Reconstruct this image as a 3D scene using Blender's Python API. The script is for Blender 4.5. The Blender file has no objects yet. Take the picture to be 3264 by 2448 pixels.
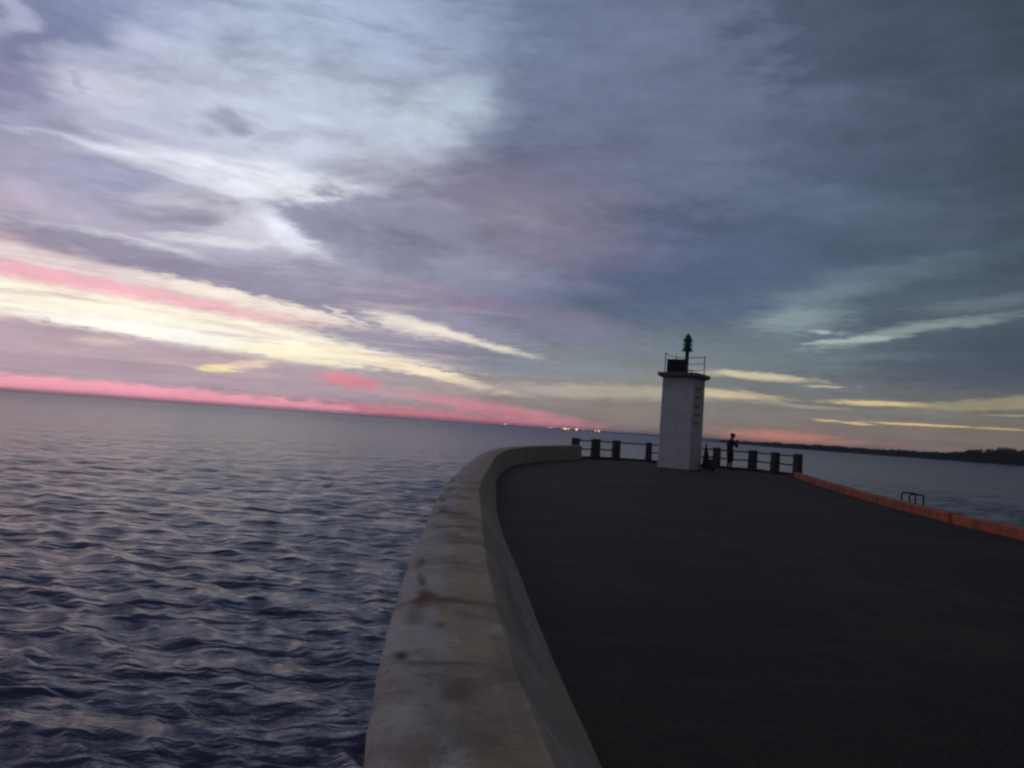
import bpy, bmesh, math, random
import numpy as np
from mathutils import Vector, Matrix

random.seed(7)
rng = np.random.default_rng(11)
sc = bpy.context.scene
col = sc.collection
R = math.radians
SEA = -2.6                                   # sea level below the pier deck (deck is z = 0)


# ------------------------------------------------------------------ helpers
def lin(c, a=1.0):
    return tuple((x / 255 / 12.92 if x / 255 <= 0.04045 else ((x / 255 + 0.055) / 1.055) ** 2.4) for x in c) + (a,)


def link(o, parent=None):
    col.objects.link(o)
    if parent is not None:
        o.parent = parent
    return o


def tag(o, label=None, cat=None, group=None, kind=None):
    if label: o['label'] = label
    if cat: o['category'] = cat
    if group: o['group'] = group
    if kind: o['kind'] = kind
    return o


def empty(name, loc, rz=0.0):
    o = bpy.data.objects.new(name, None)
    o.location = loc
    o.rotation_euler = (0, 0, rz)
    o.empty_display_size = 0.2
    return link(o)


def finish(name, bm, mat, parent=None, smooth=False, loc=None, bevel=0.0):
    bmesh.ops.recalc_face_normals(bm, faces=bm.faces)
    me = bpy.data.meshes.new(name)
    bm.to_mesh(me)
    bm.free()
    if mat: me.materials.append(mat)
    if smooth:
        for p in me.polygons: p.use_smooth = True
    o = link(bpy.data.objects.new(name, me), parent)
    if loc: o.location = loc
    if bevel:
        m = o.modifiers.new('Bevel', 'BEVEL'); m.width = bevel; m.segments = 2; m.limit_method = 'ANGLE'
    return o


def box(bm, c, s, rz=0.0, taper=1.0):
    vs = []
    M = Matrix.Rotation(rz, 3, 'Z')
    for z in (-.5, .5):
        k = taper if z > 0 else 1.0
        for x, y in ((-.5, -.5), (.5, -.5), (.5, .5), (-.5, .5)):
            vs.append(bm.verts.new(Vector(c) + M @ Vector((x * s[0] * k, y * s[1] * k, z * s[2]))))
    for f in ((3, 2, 1, 0), (4, 5, 6, 7), (0, 1, 5, 4), (1, 2, 6, 5), (2, 3, 7, 6), (3, 0, 4, 7)):
        bm.faces.new([vs[i] for i in f])


def tube(bm, pts, r, n=10, cap=True):
    pts = [Vector(p) for p in pts]
    rings = []
    up = Vector((0, 0, 1))
    prev = None
    for i, p in enumerate(pts):
        d = (pts[min(i + 1, len(pts) - 1)] - pts[max(i - 1, 0)]).normalized()
        a = prev if prev is not None else (up if abs(d.z) < .9 else Vector((1, 0, 0)))
        x = (a - d * a.dot(d)).normalized()
        prev = x
        y = d.cross(x)
        rr = r[i] if isinstance(r, (list, tuple)) else r
        rings.append([bm.verts.new(p + x * rr * math.cos(t) + y * rr * math.sin(t)) for t in [k * 2 * math.pi / n for k in range(n)]])
    for a, b in zip(rings, rings[1:]):
        for k in range(n):
            bm.faces.new((a[k], a[(k + 1) % n], b[(k + 1) % n], b[k]))
    if cap:
        bm.faces.new(rings[0][::-1]); bm.faces.new(rings[-1])


def lathe(bm, prof, n=24, c=(0, 0, 0)):
    rings = []
    for r, z in prof:
        rings.append([bm.verts.new((c[0] + r * math.cos(t), c[1] + r * math.sin(t), c[2] + z)) for t in [k * 2 * math.pi / n for k in range(n)]])
    for a, b in zip(rings, rings[1:]):
        for k in range(n):
            bm.faces.new((a[k], a[(k + 1) % n], b[(k + 1) % n], b[k]))
    bm.faces.new(rings[0][::-1]); bm.faces.new(rings[-1])


def curve_pts(ctrl, step):
    """Catmull-Rom through the control points, resampled evenly."""
    P = np.array(ctrl, float)
    P = np.vstack([2 * P[0] - P[1], P, 2 * P[-1] - P[-2]])
    out = []
    for i in range(1, len(P) - 2):
        p0, p1, p2, p3 = P[i - 1:i + 3]
        for t in np.linspace(0, 1, 24, endpoint=False):
            out.append(.5 * (2 * p1 + (p2 - p0) * t + (2 * p0 - 5 * p1 + 4 * p2 - p3) * t * t + (3 * p1 - p0 - 3 * p2 + p3) * t ** 3))
    out.append(P[-2])
    out = np.array(out)
    d = np.r_[0, np.cumsum(np.linalg.norm(np.diff(out, axis=0), axis=1))]
    s = np.linspace(0, d[-1], max(2, int(d[-1] / step) + 1))
    return np.stack([np.interp(s, d, out[:, k]) for k in range(out.shape[1])], 1), s


class NT:
    """small wrapper to write node trees"""
    def __init__(self, nt):
        self.nt = nt
        nt.nodes.clear()

    def n(self, typ, **kw):
        nd = self.nt.nodes.new(typ)
        for k, v in kw.items():
            setattr(nd, k, v)
        return nd

    def set(self, sock, v):
        if isinstance(v, bpy.types.NodeSocket): self.nt.links.new(v, sock)
        else: sock.default_value = v

    def math(self, op, a, b=0.0, c=None, clamp=False):
        nd = self.n('ShaderNodeMath', operation=op, use_clamp=clamp)
        self.set(nd.inputs[0], a); self.set(nd.inputs[1], b)
        if c is not None: self.set(nd.inputs[2], c)
        return nd.outputs[0]

    def rng(self, v, a, b, c=0.0, d=1.0, smooth=True):
        nd = self.n('ShaderNodeMapRange', interpolation_type='SMOOTHSTEP' if smooth else 'LINEAR')
        nd.clamp = True
        for i, x in enumerate((v, a, b, c, d)): self.set(nd.inputs[i], x)
        return nd.outputs[0]

    def mix(self, f, a, b, blend='MIX'):
        nd = self.n('ShaderNodeMix', data_type='RGBA', blend_type=blend)
        self.set(nd.inputs[0], f); self.set(nd.inputs[6], a); self.set(nd.inputs[7], b)
        return nd.outputs[2]

    def noise(self, vec, scale, detail=4.0, rough=.5, out=0, dist=0.0):
        nd = self.n('ShaderNodeTexNoise')
        if vec is not None: self.set(nd.inputs['Vector'], vec)
        nd.inputs['Scale'].default_value = scale; nd.inputs['Detail'].default_value = detail
        nd.inputs['Roughness'].default_value = rough; nd.inputs['Distortion'].default_value = dist
        return nd.outputs[out]

    def mapping(self, vec, loc=(0, 0, 0), rot=(0, 0, 0), scl=(1, 1, 1), typ='POINT'):
        nd = self.n('ShaderNodeMapping', vector_type=typ)
        self.set(nd.inputs['Vector'], vec)
        nd.inputs['Location'].default_value = loc; nd.inputs['Rotation'].default_value = rot; nd.inputs['Scale'].default_value = scl
        return nd.outputs[0]

    def bump(self, h, strength, dist, normal=None):
        nd = self.n('ShaderNodeBump')
        nd.inputs['Strength'].default_value = strength; nd.inputs['Distance'].default_value = dist
        self.set(nd.inputs['Height'], h)
        if normal is not None: self.set(nd.inputs['Normal'], normal)
        return nd.outputs[0]


def material(name):
    m = bpy.data.materials.new(name)
    m.use_nodes = True
    t = NT(m.node_tree)
    out = t.n('ShaderNodeOutputMaterial')
    p = t.n('ShaderNodeBsdfPrincipled')
    t.nt.links.new(p.outputs[0], out.inputs[0])
    return m, t, p


def rough_mat(name, base, dark, scale=3.0, rough=.8, bump=.15, bscale=40.0, amount=.6, metallic=0.0, spec=.3):
    """weathered surface: two tones mixed by noise, fine bump"""
    m, t, p = material(name)
    co = t.n('ShaderNodeTexCoord').outputs['Object']
    f = t.rng(t.noise(co, scale, 6, .62), .38, .68, 0, amount)
    f2 = t.rng(t.noise(co, scale * 9, 3, .6), .4, .75, 0, amount * .5)
    c = t.mix(f, (*base, 1), (*dark, 1))
    c = t.mix(f2, c, (*dark, 1))
    t.set(p.inputs['Base Color'], c)
    p.inputs['Roughness'].default_value = rough
    p.inputs['Metallic'].default_value = metallic
    p.inputs['Specular IOR Level'].default_value = spec
    if bump:
        t.set(p.inputs['Normal'], t.bump(t.noise(co, bscale, 5, .6), bump, .02))
    return m


# ------------------------------------------------------------------ camera
roll, pitch = R(3.987), R(2.872)
fwd = Vector((0, math.cos(pitch), math.sin(pitch)))
up0 = Vector((0, -math.sin(pitch), math.cos(pitch)))
rt0 = Vector((1, 0, 0))
rt = math.cos(roll) * rt0 + math.sin(roll) * up0
up = -math.sin(roll) * rt0 + math.cos(roll) * up0
cam_d = bpy.data.cameras.new('camera')
cam_d.sensor_width = 36
cam_d.lens = 28.8
cam_d.clip_start = .05
cam_d.clip_end = 90000
cam = link(bpy.data.objects.new('camera', cam_d))
M3 = Matrix((rt, up, -fwd)).transposed()
cam.matrix_world = Matrix.Translation((0, 0, 1.45)) @ M3.to_4x4()
sc.camera = cam

# ------------------------------------------------------------------ sky: dusk clouds, direction based
# rows of cloud colour: elevation (deg), colours at azimuth -34 .. 34 in steps of 8.5 deg
GRID = [
 (0.3, [(170,150,165),(172,152,165),(165,145,158),(152,135,145),(136,126,128),(133,122,120),(132,115,111),(124,111,105),(119,104,97)]),
 (2, [(178,160,175),(182,168,180),(182,165,175),(170,155,160),(144,136,136),(138,131,125),(124,120,117),(118,115,111),(119,112,101)]),
 (4, [(200,185,190),(200,185,188),(195,180,185),(160,150,165),(141,144,146),(133,138,133),(111,118,120),(102,107,113),(100,103,104)]),
 (6, [(235,220,205),(235,220,205),(180,168,185),(147,147,162),(117,130,144),(101,114,126),(85,98,111),(77,88,102),(73,81,94)]),
 (9, [(190,172,190),(178,168,190),(165,160,180),(145,143,165),(106,115,142),(84,99,120),(82,98,112),(82,96,107),(75,86,99)]),
 (12, [(175,165,188),(178,176,198),(205,203,220),(142,145,169),(113,115,140),(81,93,120),(75,89,109),(73,88,104),(70,83,97)]),
 (16, [(160,160,185),(185,188,210),(205,212,230),(157,157,176),(113,113,133),(84,93,118),(77,91,112),(73,86,105),(65,76,92)]),
 (20, [(140,142,172),(178,182,205),(195,205,222),(169,178,196),(117,125,147),(92,104,127),(80,91,112),(72,83,102),(65,74,90)]),
 (25, [(130,138,168),(160,168,198),(175,190,215),(162,174,201),(117,132,161),(90,102,126),(78,89,111),(72,81,100),(63,72,86)]),
 (30, [(130,138,168),(150,160,190),(165,180,208),(147,162,191),(113,128,157),(89,100,124),(77,88,107),(70,79,96),(61,70,84)]),
 (55, [(114,119,142),(120,126,148),(122,129,152),(112,120,143),(90,100,123),(73,83,102),(63,72,89),(58,65,81),(53,60,74)]),
]
AZ = [-34, -25.5, -17, -8.5, 0, 8.5, 17, 25.5, 34]
# single clouds and gaps: azimuth, elevation, half length, half width (deg), tilt, colour, cover, softness
CLOUDS = [
    (-18.63, 19.45, 9.66, 3.68, 0.1, (196, 205, 224), 0.65, 1),
    (-6.43, 20.53, 4.84, 1.76, 23.6, (192, 206, 222), 0.7, 0.9),
    (-30.64, 21.11, 4.43, 1.78, 26.4, (118, 126, 160), 0.85, 0.8),
    (-32.03, 17.66, 2.31, 2.13, 14.4, (126, 128, 162), 0.7, 0.9),
    (-24.61, 23.01, 1.78, 0.73, 5.6, (142, 150, 182), 0.6, 0.9),
    (-19.88, 23.23, 1.91, 0.64, 6.5, (152, 160, 190), 0.5, 0.9),
    (-33.44, 21.19, 1.08, 0.85, 16.5, (178, 184, 208), 0.7, 0.9),
    (-28.09, 18.5, 2.75, 1.37, -9.9, (204, 206, 224), 0.7, 0.9),
    (-28.82, 18.51, 0.35, 0.69, 3.2, (160, 165, 190), 0.5, 0.9),
    (-20.58, 18.11, 1.17, 0.47, -22.1, (162, 164, 194), 0.65, 0.8),
    (-17.26, 17.66, 1.57, 0.37, 7.0, (170, 172, 196), 0.6, 0.8),
    (-31.7, 14.05, 3.54, 1.61, -0.7, (150, 150, 178), 0.5, 0.9),
    (-26.73, 15.25, 5.71, 0.31, -2.3, (216, 220, 234), 0.7, 0.8),
    (-18.22, 14.88, 8.47, 1.25, -5.4, (230, 234, 246), 0.95, 0.75),
    (-15.74, 14.19, 3.94, 1.08, -0.1, (234, 238, 247), 0.95, 0.7),
    (-27.36, 13.45, 3.61, 1.01, 0.2, (158, 162, 192), 0.7, 0.8),
    (-30.04, 11.96, 3.91, 0.83, -2.3, (164, 160, 186), 0.5, 0.9),
    (-24.52, 11.53, 5.13, 0.58, -0.3, (168, 164, 190), 0.7, 0.8),
    (-12.19, 16.31, 1.41, 0.39, -2.4, (178, 170, 186), 0.6, 0.9),
    (6.63, 21.9, 10.27, 8.26, 36.9, (112, 121, 148), 0.65, 0.4),
    (-0.46, 15.75, 10.34, 2.72, 16.0, (122, 121, 147), 0.8, 0.4),
    (11.85, 15.47, 12.97, 6.03, 0.9, (90, 100, 126), 0.45, 1),
    (-20.34, 12.18, 4.87, 1.25, -0.8, (212, 206, 222), 0.8, 0.8),
    (-22.62, 12.07, 2.51, 0.32, 0.7, (172, 168, 190), 0.7, 0.8),
    (-24.23, 11.35, 1.63, 0.26, 0.7, (172, 168, 190), 0.6, 0.8),
    (-5.65, 12.85, 11.82, 2.25, -0.8, (138, 140, 163), 0.95, 0.4),
    (-15.84, 11.66, 2.53, 0.68, -27.5, (226, 228, 240), 0.85, 0.9),
    (-27.04, 9.82, 5.42, 0.37, -1.7, (224, 224, 233), 0.85, 0.6),
    (-21.37, 10.7, 3.69, 0.32, 5.1, (226, 226, 233), 0.8, 0.6),
    (0.57, 15.04, 6.85, 1.86, -1.1, (140, 130, 148), 0.5, 1),
    (4.36, 12.44, 5.51, 1.41, -1.9, (132, 115, 136), 0.65, 1),
    (-3.99, 10.3, 7.11, 1.11, -1.3, (150, 154, 176), 0.6, 0.9),
    (-5.16, 8.61, 3.87, 0.8, -7.2, (160, 143, 166), 0.6, 0.9),
    (12.13, 10.87, 10.23, 2.94, -6.2, (90, 104, 134), 0.6, 1),
    (11.63, 19.05, 7.74, 3.56, 9.5, (112, 122, 146), 0.4, 1),
    (2.09, 7.53, 6.48, 1.09, -10.1, (128, 120, 148), 0.7, 0.9),
    (-22.78, 20.06, 5.56, 0.55, -0.2, (172, 176, 202), 0.55, 0.9),
    (-27.47, 20.24, 3.93, 0.47, 7.5, (168, 174, 202), 0.55, 0.9),
    (-18.29, 22.3, 5.09, 0.54, 6.6, (172, 182, 206), 0.5, 0.9),
    (-24.96, 16.52, 5.35, 0.36, -2.1, (172, 174, 200), 0.65, 0.9),
    (-14.27, 18.55, 4.01, 0.35, 2.5, (182, 184, 206), 0.5, 0.9),
    (-20.66, 15.8, 3.42, 0.23, -3.4, (188, 190, 212), 0.5, 0.9),
    (-25.87, 17.5, 3.16, 0.39, -2.4, (186, 190, 212), 0.6, 0.9),
    (-22.69, 19.12, 3.09, 0.33, 3.4, (190, 196, 216), 0.5, 0.9),
    (-14.56, 21.81, 4.94, 0.62, 3.3, (182, 190, 212), 0.45, 1),
    (-14.17, 24.36, 4.61, 0.83, -3.4, (168, 180, 206), 0.5, 1),
    (-9.13, 17.87, 3.86, 0.42, 19.3, (178, 180, 200), 0.5, 0.9),
    (-28.87, 15.76, 3.26, 0.33, -0.4, (160, 163, 190), 0.6, 0.9),
    (-31.89, 16.13, 1.68, 0.41, 8.3, (168, 170, 194), 0.5, 0.9),
    (-25.42, 21.38, 2.42, 0.37, 3.3, (186, 192, 214), 0.6, 0.9),
    (-26.81, 13.13, 1.82, 0.28, -0.1, (150, 155, 186), 0.6, 0.8),
    (-24.75, 14.22, 1.61, 0.26, -4.3, (156, 160, 190), 0.6, 0.8),
    (-30.64, 10.46, 2.66, 0.27, 0.4, (176, 170, 190), 0.5, 0.8),
    (-21.74, 11.74, 2.12, 0.23, 4.5, (160, 157, 182), 0.7, 0.7),
    (-18.96, 9.67, 4.65, 0.27, -2.0, (168, 166, 188), 0.5, 0.9),
    (-11.64, 9.6, 4.68, 0.38, -4.1, (158, 160, 182), 0.5, 0.9),
    (-7.28, 10.97, 3.85, 0.44, -0.6, (150, 154, 178), 0.5, 0.9),
    (0.26, 10.3, 4.23, 0.38, -4.0, (140, 142, 164), 0.5, 0.9),
    (-13.37, 7.85, 4.91, 0.25, -7.3, (160, 150, 174), 0.5, 0.9),
    (3.56, 9.86, 4.54, 0.51, -2.6, (112, 118, 144), 0.5, 0.9),
    (17.92, 16.35, 7.74, 1.16, -6.8, (104, 118, 138), 0.4, 1),
    (23.42, 20.87, 7.1, 1.37, 3.6, (84, 94, 116), 0.4, 1),
    (16.1, 21.83, 5.97, 1.14, 7.3, (104, 114, 138), 0.4, 1),
    (8.02, 25.02, 5.46, 1.76, 27.3, (120, 128, 154), 0.4, 1),
    (27.71, 14.29, 4.55, 1.12, 10.2, (84, 96, 114), 0.4, 1),
    (23.88, 10.99, 5.95, 0.7, 10.3, (112, 126, 140), 0.45, 1),
    (20.58, 9.81, 3.41, 0.42, 6.9, (122, 138, 148), 0.5, 1),
    (29.9, 9.5, 2.93, 0.39, 10.6, (110, 124, 134), 0.5, 1),
    (25.44, 6.05, 3.71, 0.29, 3.7, (112, 126, 134), 0.5, 0.9),
    (23.05, 5.08, 4.4, 0.27, 0.0, (96, 110, 122), 0.5, 0.9),
    (-21.46, 8.44, 12.0, 0.99, -6.9, (148, 144, 167), 0.95, 0.4),
    (-9.55, 7.21, 10.63, 1.34, -9.4, (148, 144, 166), 0.95, 0.4),
    (-30.03, 9.05, 1.95, 0.33, -4.0, (165, 155, 178), 0.8, 0.6),
    (-28.93, 7.9, 10.69, 0.48, -4.9, (240, 224, 224), 0.8, 0.7),
    (-17.24, 6.75, 7.38, 0.62, -8.9, (252, 240, 228), 0.95, 0.45),
    (-15.02, 5.43, 9.03, 1.12, -5.8, (224, 203, 196), 0.75, 0.6),
    (-30.59, 7.03, 7.23, 0.47, -4.0, (238, 172, 188), 0.85, 0.7),
    (-24.09, 6.55, 8.91, 0.53, -4.8, (240, 184, 194), 0.85, 0.7),
    (-23.96, 5.03, 17.22, 1.09, -3.8, (255, 249, 228), 1, 0.5),
    (-25.01, 4.61, 7.45, 0.62, -3.4, (255, 255, 246), 0.95, 0.9),
    (-14.58, 3.71, 3.64, 0.5, -5.2, (255, 246, 214), 0.9, 0.7),
    (-27.42, 5.17, 5.12, 0.23, -3.0, (250, 240, 222), 0.5, 0.9),
    (-7.35, 3.45, 6.36, 0.35, -9.6, (251, 234, 204), 0.95, 0.6),
    (-27.99, 2.89, 11.11, 1.29, -4.2, (178, 160, 175), 0.97, 0.35),
    (-15.65, 2.05, 8.37, 1.0, -3.6, (180, 160, 172), 0.9, 0.5),
    (-26.88, 3.44, 1.55, 0.26, 0.6, (225, 205, 195), 0.7, 0.9),
    (-30.14, 1.87, 5.82, 0.45, -1.2, (168, 152, 168), 0.6, 0.9),
    (-21.84, 2.83, 5.58, 0.36, -3.2, (190, 168, 174), 0.6, 0.9),
    (-28.77, 6.0, 2.25, 0.14, -1.3, (238, 226, 212), 0.6, 0.9),
    (-24.01, 5.67, 2.98, 0.12, -3.0, (240, 226, 210), 0.6, 0.9),
    (-18.58, 5.07, 3.21, 0.15, -4.6, (226, 208, 198), 0.6, 0.9),
    (-19.81, 2.37, 1.32, 0.24, 3.0, (253, 236, 182), 0.9, 0.6),
    (-17.66, 2.81, 1.33, 0.31, 13.4, (246, 220, 192), 0.7, 0.8),
    (-5.84, 4.79, 8.3, 0.77, -5.5, (146, 142, 164), 0.9, 0.5),
    (0.68, 4.36, 7.42, 0.58, -2.1, (128, 134, 150), 0.7, 0.8),
    (-7.41, 6.34, 2.87, 0.64, -8.2, (234, 226, 214), 0.9, 0.75),
    (-3.32, 5.7, 4.36, 0.26, -10.1, (238, 229, 214), 0.9, 0.8),
    (-11.97, 6.66, 1.3, 0.16, -21.0, (225, 215, 215), 0.8, 0.6),
    (-11.21, 2.25, 1.87, 0.44, -5.7, (236, 135, 150), 0.75, 0.8),
    (-0.71, 0.96, 6.44, 0.45, -6.0, (216, 136, 150), 0.7, 0.8),
    (-6.45, -0.03, 13.18, 0.71, -1.0, (228, 134, 154), 0.8, 0.6),
    (-29.0, -0.01, 18.76, 0.96, -0.0, (255, 172, 190), 1, 0.25),
    (14.27, 5.79, 9.09, 1.72, 2.7, (126, 138, 144), 0.5, 1),
    (7.24, 2.82, 6.99, 0.42, 1.6, (184, 175, 157), 0.75, 0.8),
    (-0.17, 2.52, 6.45, 0.45, -0.0, (176, 164, 158), 0.5, 0.9),
    (16.76, 4.38, 3.12, 0.22, -1.3, (220, 206, 172), 0.85, 0.9),
    (14.84, 3.81, 2.58, 0.19, 0.0, (118, 124, 128), 0.85, 0.6),
    (17.98, 3.76, 4.98, 0.18, -0.2, (112, 120, 126), 0.8, 0.6),
    (14.73, 3.12, 3.33, 0.25, -1.9, (212, 194, 160), 0.8, 0.9),
    (21.15, 3.92, 1.41, 0.09, 0.6, (190, 180, 155), 0.8, 0.7),
    (18.92, 8.27, 2.9, 0.79, 7.6, (140, 156, 157), 0.7, 1),
    (25.63, 7.68, 5.28, 0.32, 11.8, (146, 160, 160), 0.75, 0.9),
    (22.4, 7.03, 2.64, 0.15, 4.6, (168, 178, 174), 0.9, 0.6),
    (20.69, 7.47, 0.97, 0.12, -0.7, (168, 178, 176), 0.8, 0.7),
    (30.52, 5.74, 5.55, 1.62, 1.3, (72, 82, 100), 0.75, 0.9),
    (24.23, 3.0, 3.1, 0.16, -0.3, (214, 191, 140), 0.9, 0.7),
    (30.84, 3.33, 4.55, 0.36, 6.1, (152, 145, 119), 0.85, 0.6),
    (21.19, 1.75, 0.9, 0.08, -1.8, (215, 178, 135), 0.9, 0.6),
    (22.92, 1.67, 1.26, 0.07, -0.7, (215, 180, 130), 0.9, 0.6),
    (26.79, 1.8, 3.23, 0.07, -0.4, (216, 177, 126), 0.95, 0.5),
    (18.33, 2.67, 3.21, 0.09, -0.9, (168, 160, 146), 0.5, 0.9),
    (20.64, 2.53, 1.7, 0.08, 0.1, (172, 162, 145), 0.5, 0.9),
    (31.34, 2.63, 1.06, 0.06, 0.7, (172, 168, 150), 0.6, 0.8),
    (25.85, 2.38, 5.77, 0.2, -0.0, (118, 121, 120), 0.5, 0.9),
    (31.01, 1.81, 1.05, 0.08, 0.1, (190, 165, 125), 0.8, 0.6),
    (18.45, 0.34, 3.49, 0.52, -0.1, (205, 130, 114), 0.75, 0.9),
    (23.53, 0.29, 6.51, 0.3, -0.1, (158, 130, 116), 0.4, 1),
]

world = bpy.data.worlds.new('World')
sc.world = world
world.use_nodes = True
t = NT(world.node_tree)
wout = t.n('ShaderNodeOutputWorld')
bg = t.n('ShaderNodeBackground')
t.nt.links.new(bg.outputs[0], wout.inputs[0])
sep = t.n('ShaderNodeSeparateXYZ')
t.set(sep.inputs[0], t.n('ShaderNodeTexCoord').outputs['Generated'])
X, Y, Z = sep.outputs
az = t.math('MULTIPLY', t.math('ARCTAN2', X, Y), 180 / math.pi)
el = t.math('MULTIPLY', t.math('ARCSINE', t.math('ABSOLUTE', Z)), 180 / math.pi)
cmb = t.n('ShaderNodeCombineXYZ')
t.set(cmb.inputs[0], az); t.set(cmb.inputs[1], el)
ae = cmb.outputs[0]


def warp(vec, rotz, sx, sy, detail, ampx, ampy, off):
    m = t.mapping(vec, (off, off * .7, 3.1), (0, 0, R(rotz)), (sx, sy, 1))
    c = t.noise(m, 1.0, detail, .55, out=1)
    v = t.n('ShaderNodeVectorMath', operation='SUBTRACT')
    t.set(v.inputs[0], c); v.inputs[1].default_value = (.5, .5, .5)
    w = t.n('ShaderNodeVectorMath', operation='MULTIPLY')
    t.set(w.inputs[0], v.outputs[0]); w.inputs[1].default_value = (ampx, ampy, 0)
    return w.outputs[0]


def vadd(a, b):
    v = t.n('ShaderNodeVectorMath', operation='ADD')
    t.set(v.inputs[0], a); t.set(v.inputs[1], b)
    return v.outputs[0]


def vscale(a, s):
    v = t.n('ShaderNodeVectorMath', operation='SCALE')
    t.set(v.inputs[0], a); t.set(v.inputs['Scale'], s)
    return v.outputs[0]


grow = t.rng(el, 2, 18, .07, 1.0, smooth=False)       # clouds get bigger overhead, thin near the horizon
w1 = warp(ae, 10, .10, .30, 3, 5.0, 2.6, 1.7)
w2 = warp(ae, 8, .30, 1.1, 4, 2.6, .9, 9.3)
w3 = warp(ae, 6, .7, 4.0, 3, 2.4, .30, 5.9)
w3s = t.math('MULTIPLY', t.rng(el, 0, 6, .35, 1.0, smooth=False), t.rng(el, 7, 18, 1.0, .12, smooth=False))
pos = vadd(vadd(ae, vscale(vadd(w1, w2), grow)), vscale(w3, w3s))
br_lo = t.noise(t.mapping(ae, (5, 2, 0), (0, 0, R(6)), (.9, 5.5, 1)), 1.0, 4, .62)       # ragged streaks low down
br_hi = t.noise(t.mapping(ae, (2, 8, 0), (0, 0, R(12)), (.28, .75, 1)), 1.0, 5, .58)      # softer rags higher up
hi = t.rng(el, 5, 14)
br = t.math('SUBTRACT', t.math('ADD', t.math('MULTIPLY', br_lo, t.math('SUBTRACT', 1.0, hi)), t.math('MULTIPLY', br_hi, hi)), .5)
sp = t.n('ShaderNodeSeparateXYZ'); t.set(sp.inputs[0], pos)
az2, el2 = sp.outputs[0], sp.outputs[1]
azn = t.math('ADD', t.math('DIVIDE', az2, 360.0), .5)

prev = None
for i, (e, cs) in enumerate(GRID):
    r = t.n('ShaderNodeValToRGB')
    cr = r.color_ramp
    cr.interpolation = 'EASE' if e < 50 else 'LINEAR'
    back = (72, 76, 90) if e < 35 else (76, 82, 100)
    mixc = lambda a, b, k: tuple(a[j] * (1 - k) + b[j] * k for j in range(3))
    stops = [(-180, back), (-115, mixc(cs[0], back, .8)), (-62, mixc(cs[0], back, .3))] + list(zip(AZ, cs)) + [(70, mixc(cs[-1], back, .6)), (110, back), (180, back)]
    while len(cr.elements) < len(stops): cr.elements.new(.5)
    for el_, (a, c) in zip(cr.elements, stops):
        el_.position = a / 360 + .5
    for el_, (a, c) in zip(cr.elements, stops):
        el_.color = lin(c)
    t.set(r.inputs[0], azn)
    prev = r.outputs[0] if prev is None else t.mix(t.rng(el2, GRID[i - 1][0], e, smooth=False), prev, r.outputs[0])
sky_col = prev
for ci, (a, e, L, W, ang, c, op, so) in enumerate(CLOUDS):
    if ci % 10 == 0: pos = vadd(pos, vscale(sky_col, 1e-7))   # keeps the shader evaluating the clouds in turn
    q = t.mapping(pos, (a, e, 0), (0, 0, R(ang)), (L, W, 1), 'TEXTURE')
    ln = t.n('ShaderNodeVectorMath', operation='LENGTH')
    t.set(ln.inputs[0], q)
    lv = t.math('ADD', ln.outputs['Value'], t.math('MULTIPLY', br, 1.5 if L < 15 else 1.0))
    m = t.rng(lv, 1 - so * .75, 1 + so * .75, op, 0.0)
    sky_col = t.mix(m, sky_col, lin(c))
# soft mottling of the cloud deck
mot = t.noise(t.mapping(ae, (3, 1, 0), (0, 0, R(8)), (.16, .5, 1)), 1.0, 6, .6)
mot2 = t.noise(t.mapping(ae, (13, 7, 0), (0, 0, R(-5)), (.9, 2.4, 1)), 1.0, 3, .6)
g = t.math('ADD', t.rng(mot, .25, .75, .87, 1.13, smooth=False), t.rng(mot2, .3, .7, -.03, .03, smooth=False))
mot3 = t.noise(t.mapping(ae, (1, 3, 0), (0, 0, R(3)), (.13, 2.4, 1)), 1.0, 4, .6)
g = t.math('ADD', g, t.math('MULTIPLY', t.math('SUBTRACT', mot3, .5), t.rng(el, 1, 9, .45, .0)))
# broken thinner and thicker places in the cloud deck; grey violet streaks across the low glow
pn = t.noise(t.mapping(ae, (21, 4, 0), (0, 0, R(11)), (.11, .36, 1)), 1.0, 6, .6, dist=.4)
side = t.math('MULTIPLY', t.rng(el, 6, 11), t.rng(az, 10, -8, .4, 1.15))      # the big mass to the right is smoother
g = t.math('SUBTRACT', g, t.math('MULTIPLY', t.math('MULTIPLY', t.rng(pn, .48, .66), .20), side))
g = t.math('ADD', g, t.math('MULTIPLY', t.math('MULTIPLY', t.rng(pn, .46, .32), .12), side))
sn = t.noise(t.mapping(ae, (9, 15, 0), (0, 0, R(8)), (.10, 1.5, 1)), 1.0, 5, .62)
sm_ = t.math('MULTIPLY', t.math('MULTIPLY', t.rng(sn, .52, .66), .55), t.math('MULTIPLY', t.rng(el, 1.4, 2.6), t.rng(el, 10, 7)))
sm_ = t.math('MULTIPLY', sm_, t.rng(az, 2, -6))
sky_col = t.mix(sm_, sky_col, lin((198, 174, 180)))
gv = t.n('ShaderNodeVectorMath', operation='SCALE'); t.set(gv.inputs[0], sky_col); t.set(gv.inputs['Scale'], g)
# the clear dusk sky behind, faint through the cloud
ns = t.n('ShaderNodeTexSky', sky_type='NISHITA')
ns.sun_disc = False
ns.sun_elevation = R(1.0)
ns.sun_rotation = R(-42)
ns.altitude = 0
clear = vscale(ns.outputs[0], .004)
t.set(bg.inputs['Color'], vadd(gv.outputs[0], clear))
bg.inputs['Strength'].default_value = 1.0
world.cycles.sampling_method = 'MANUAL'
world.cycles.sample_map_resolution = 1024

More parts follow.
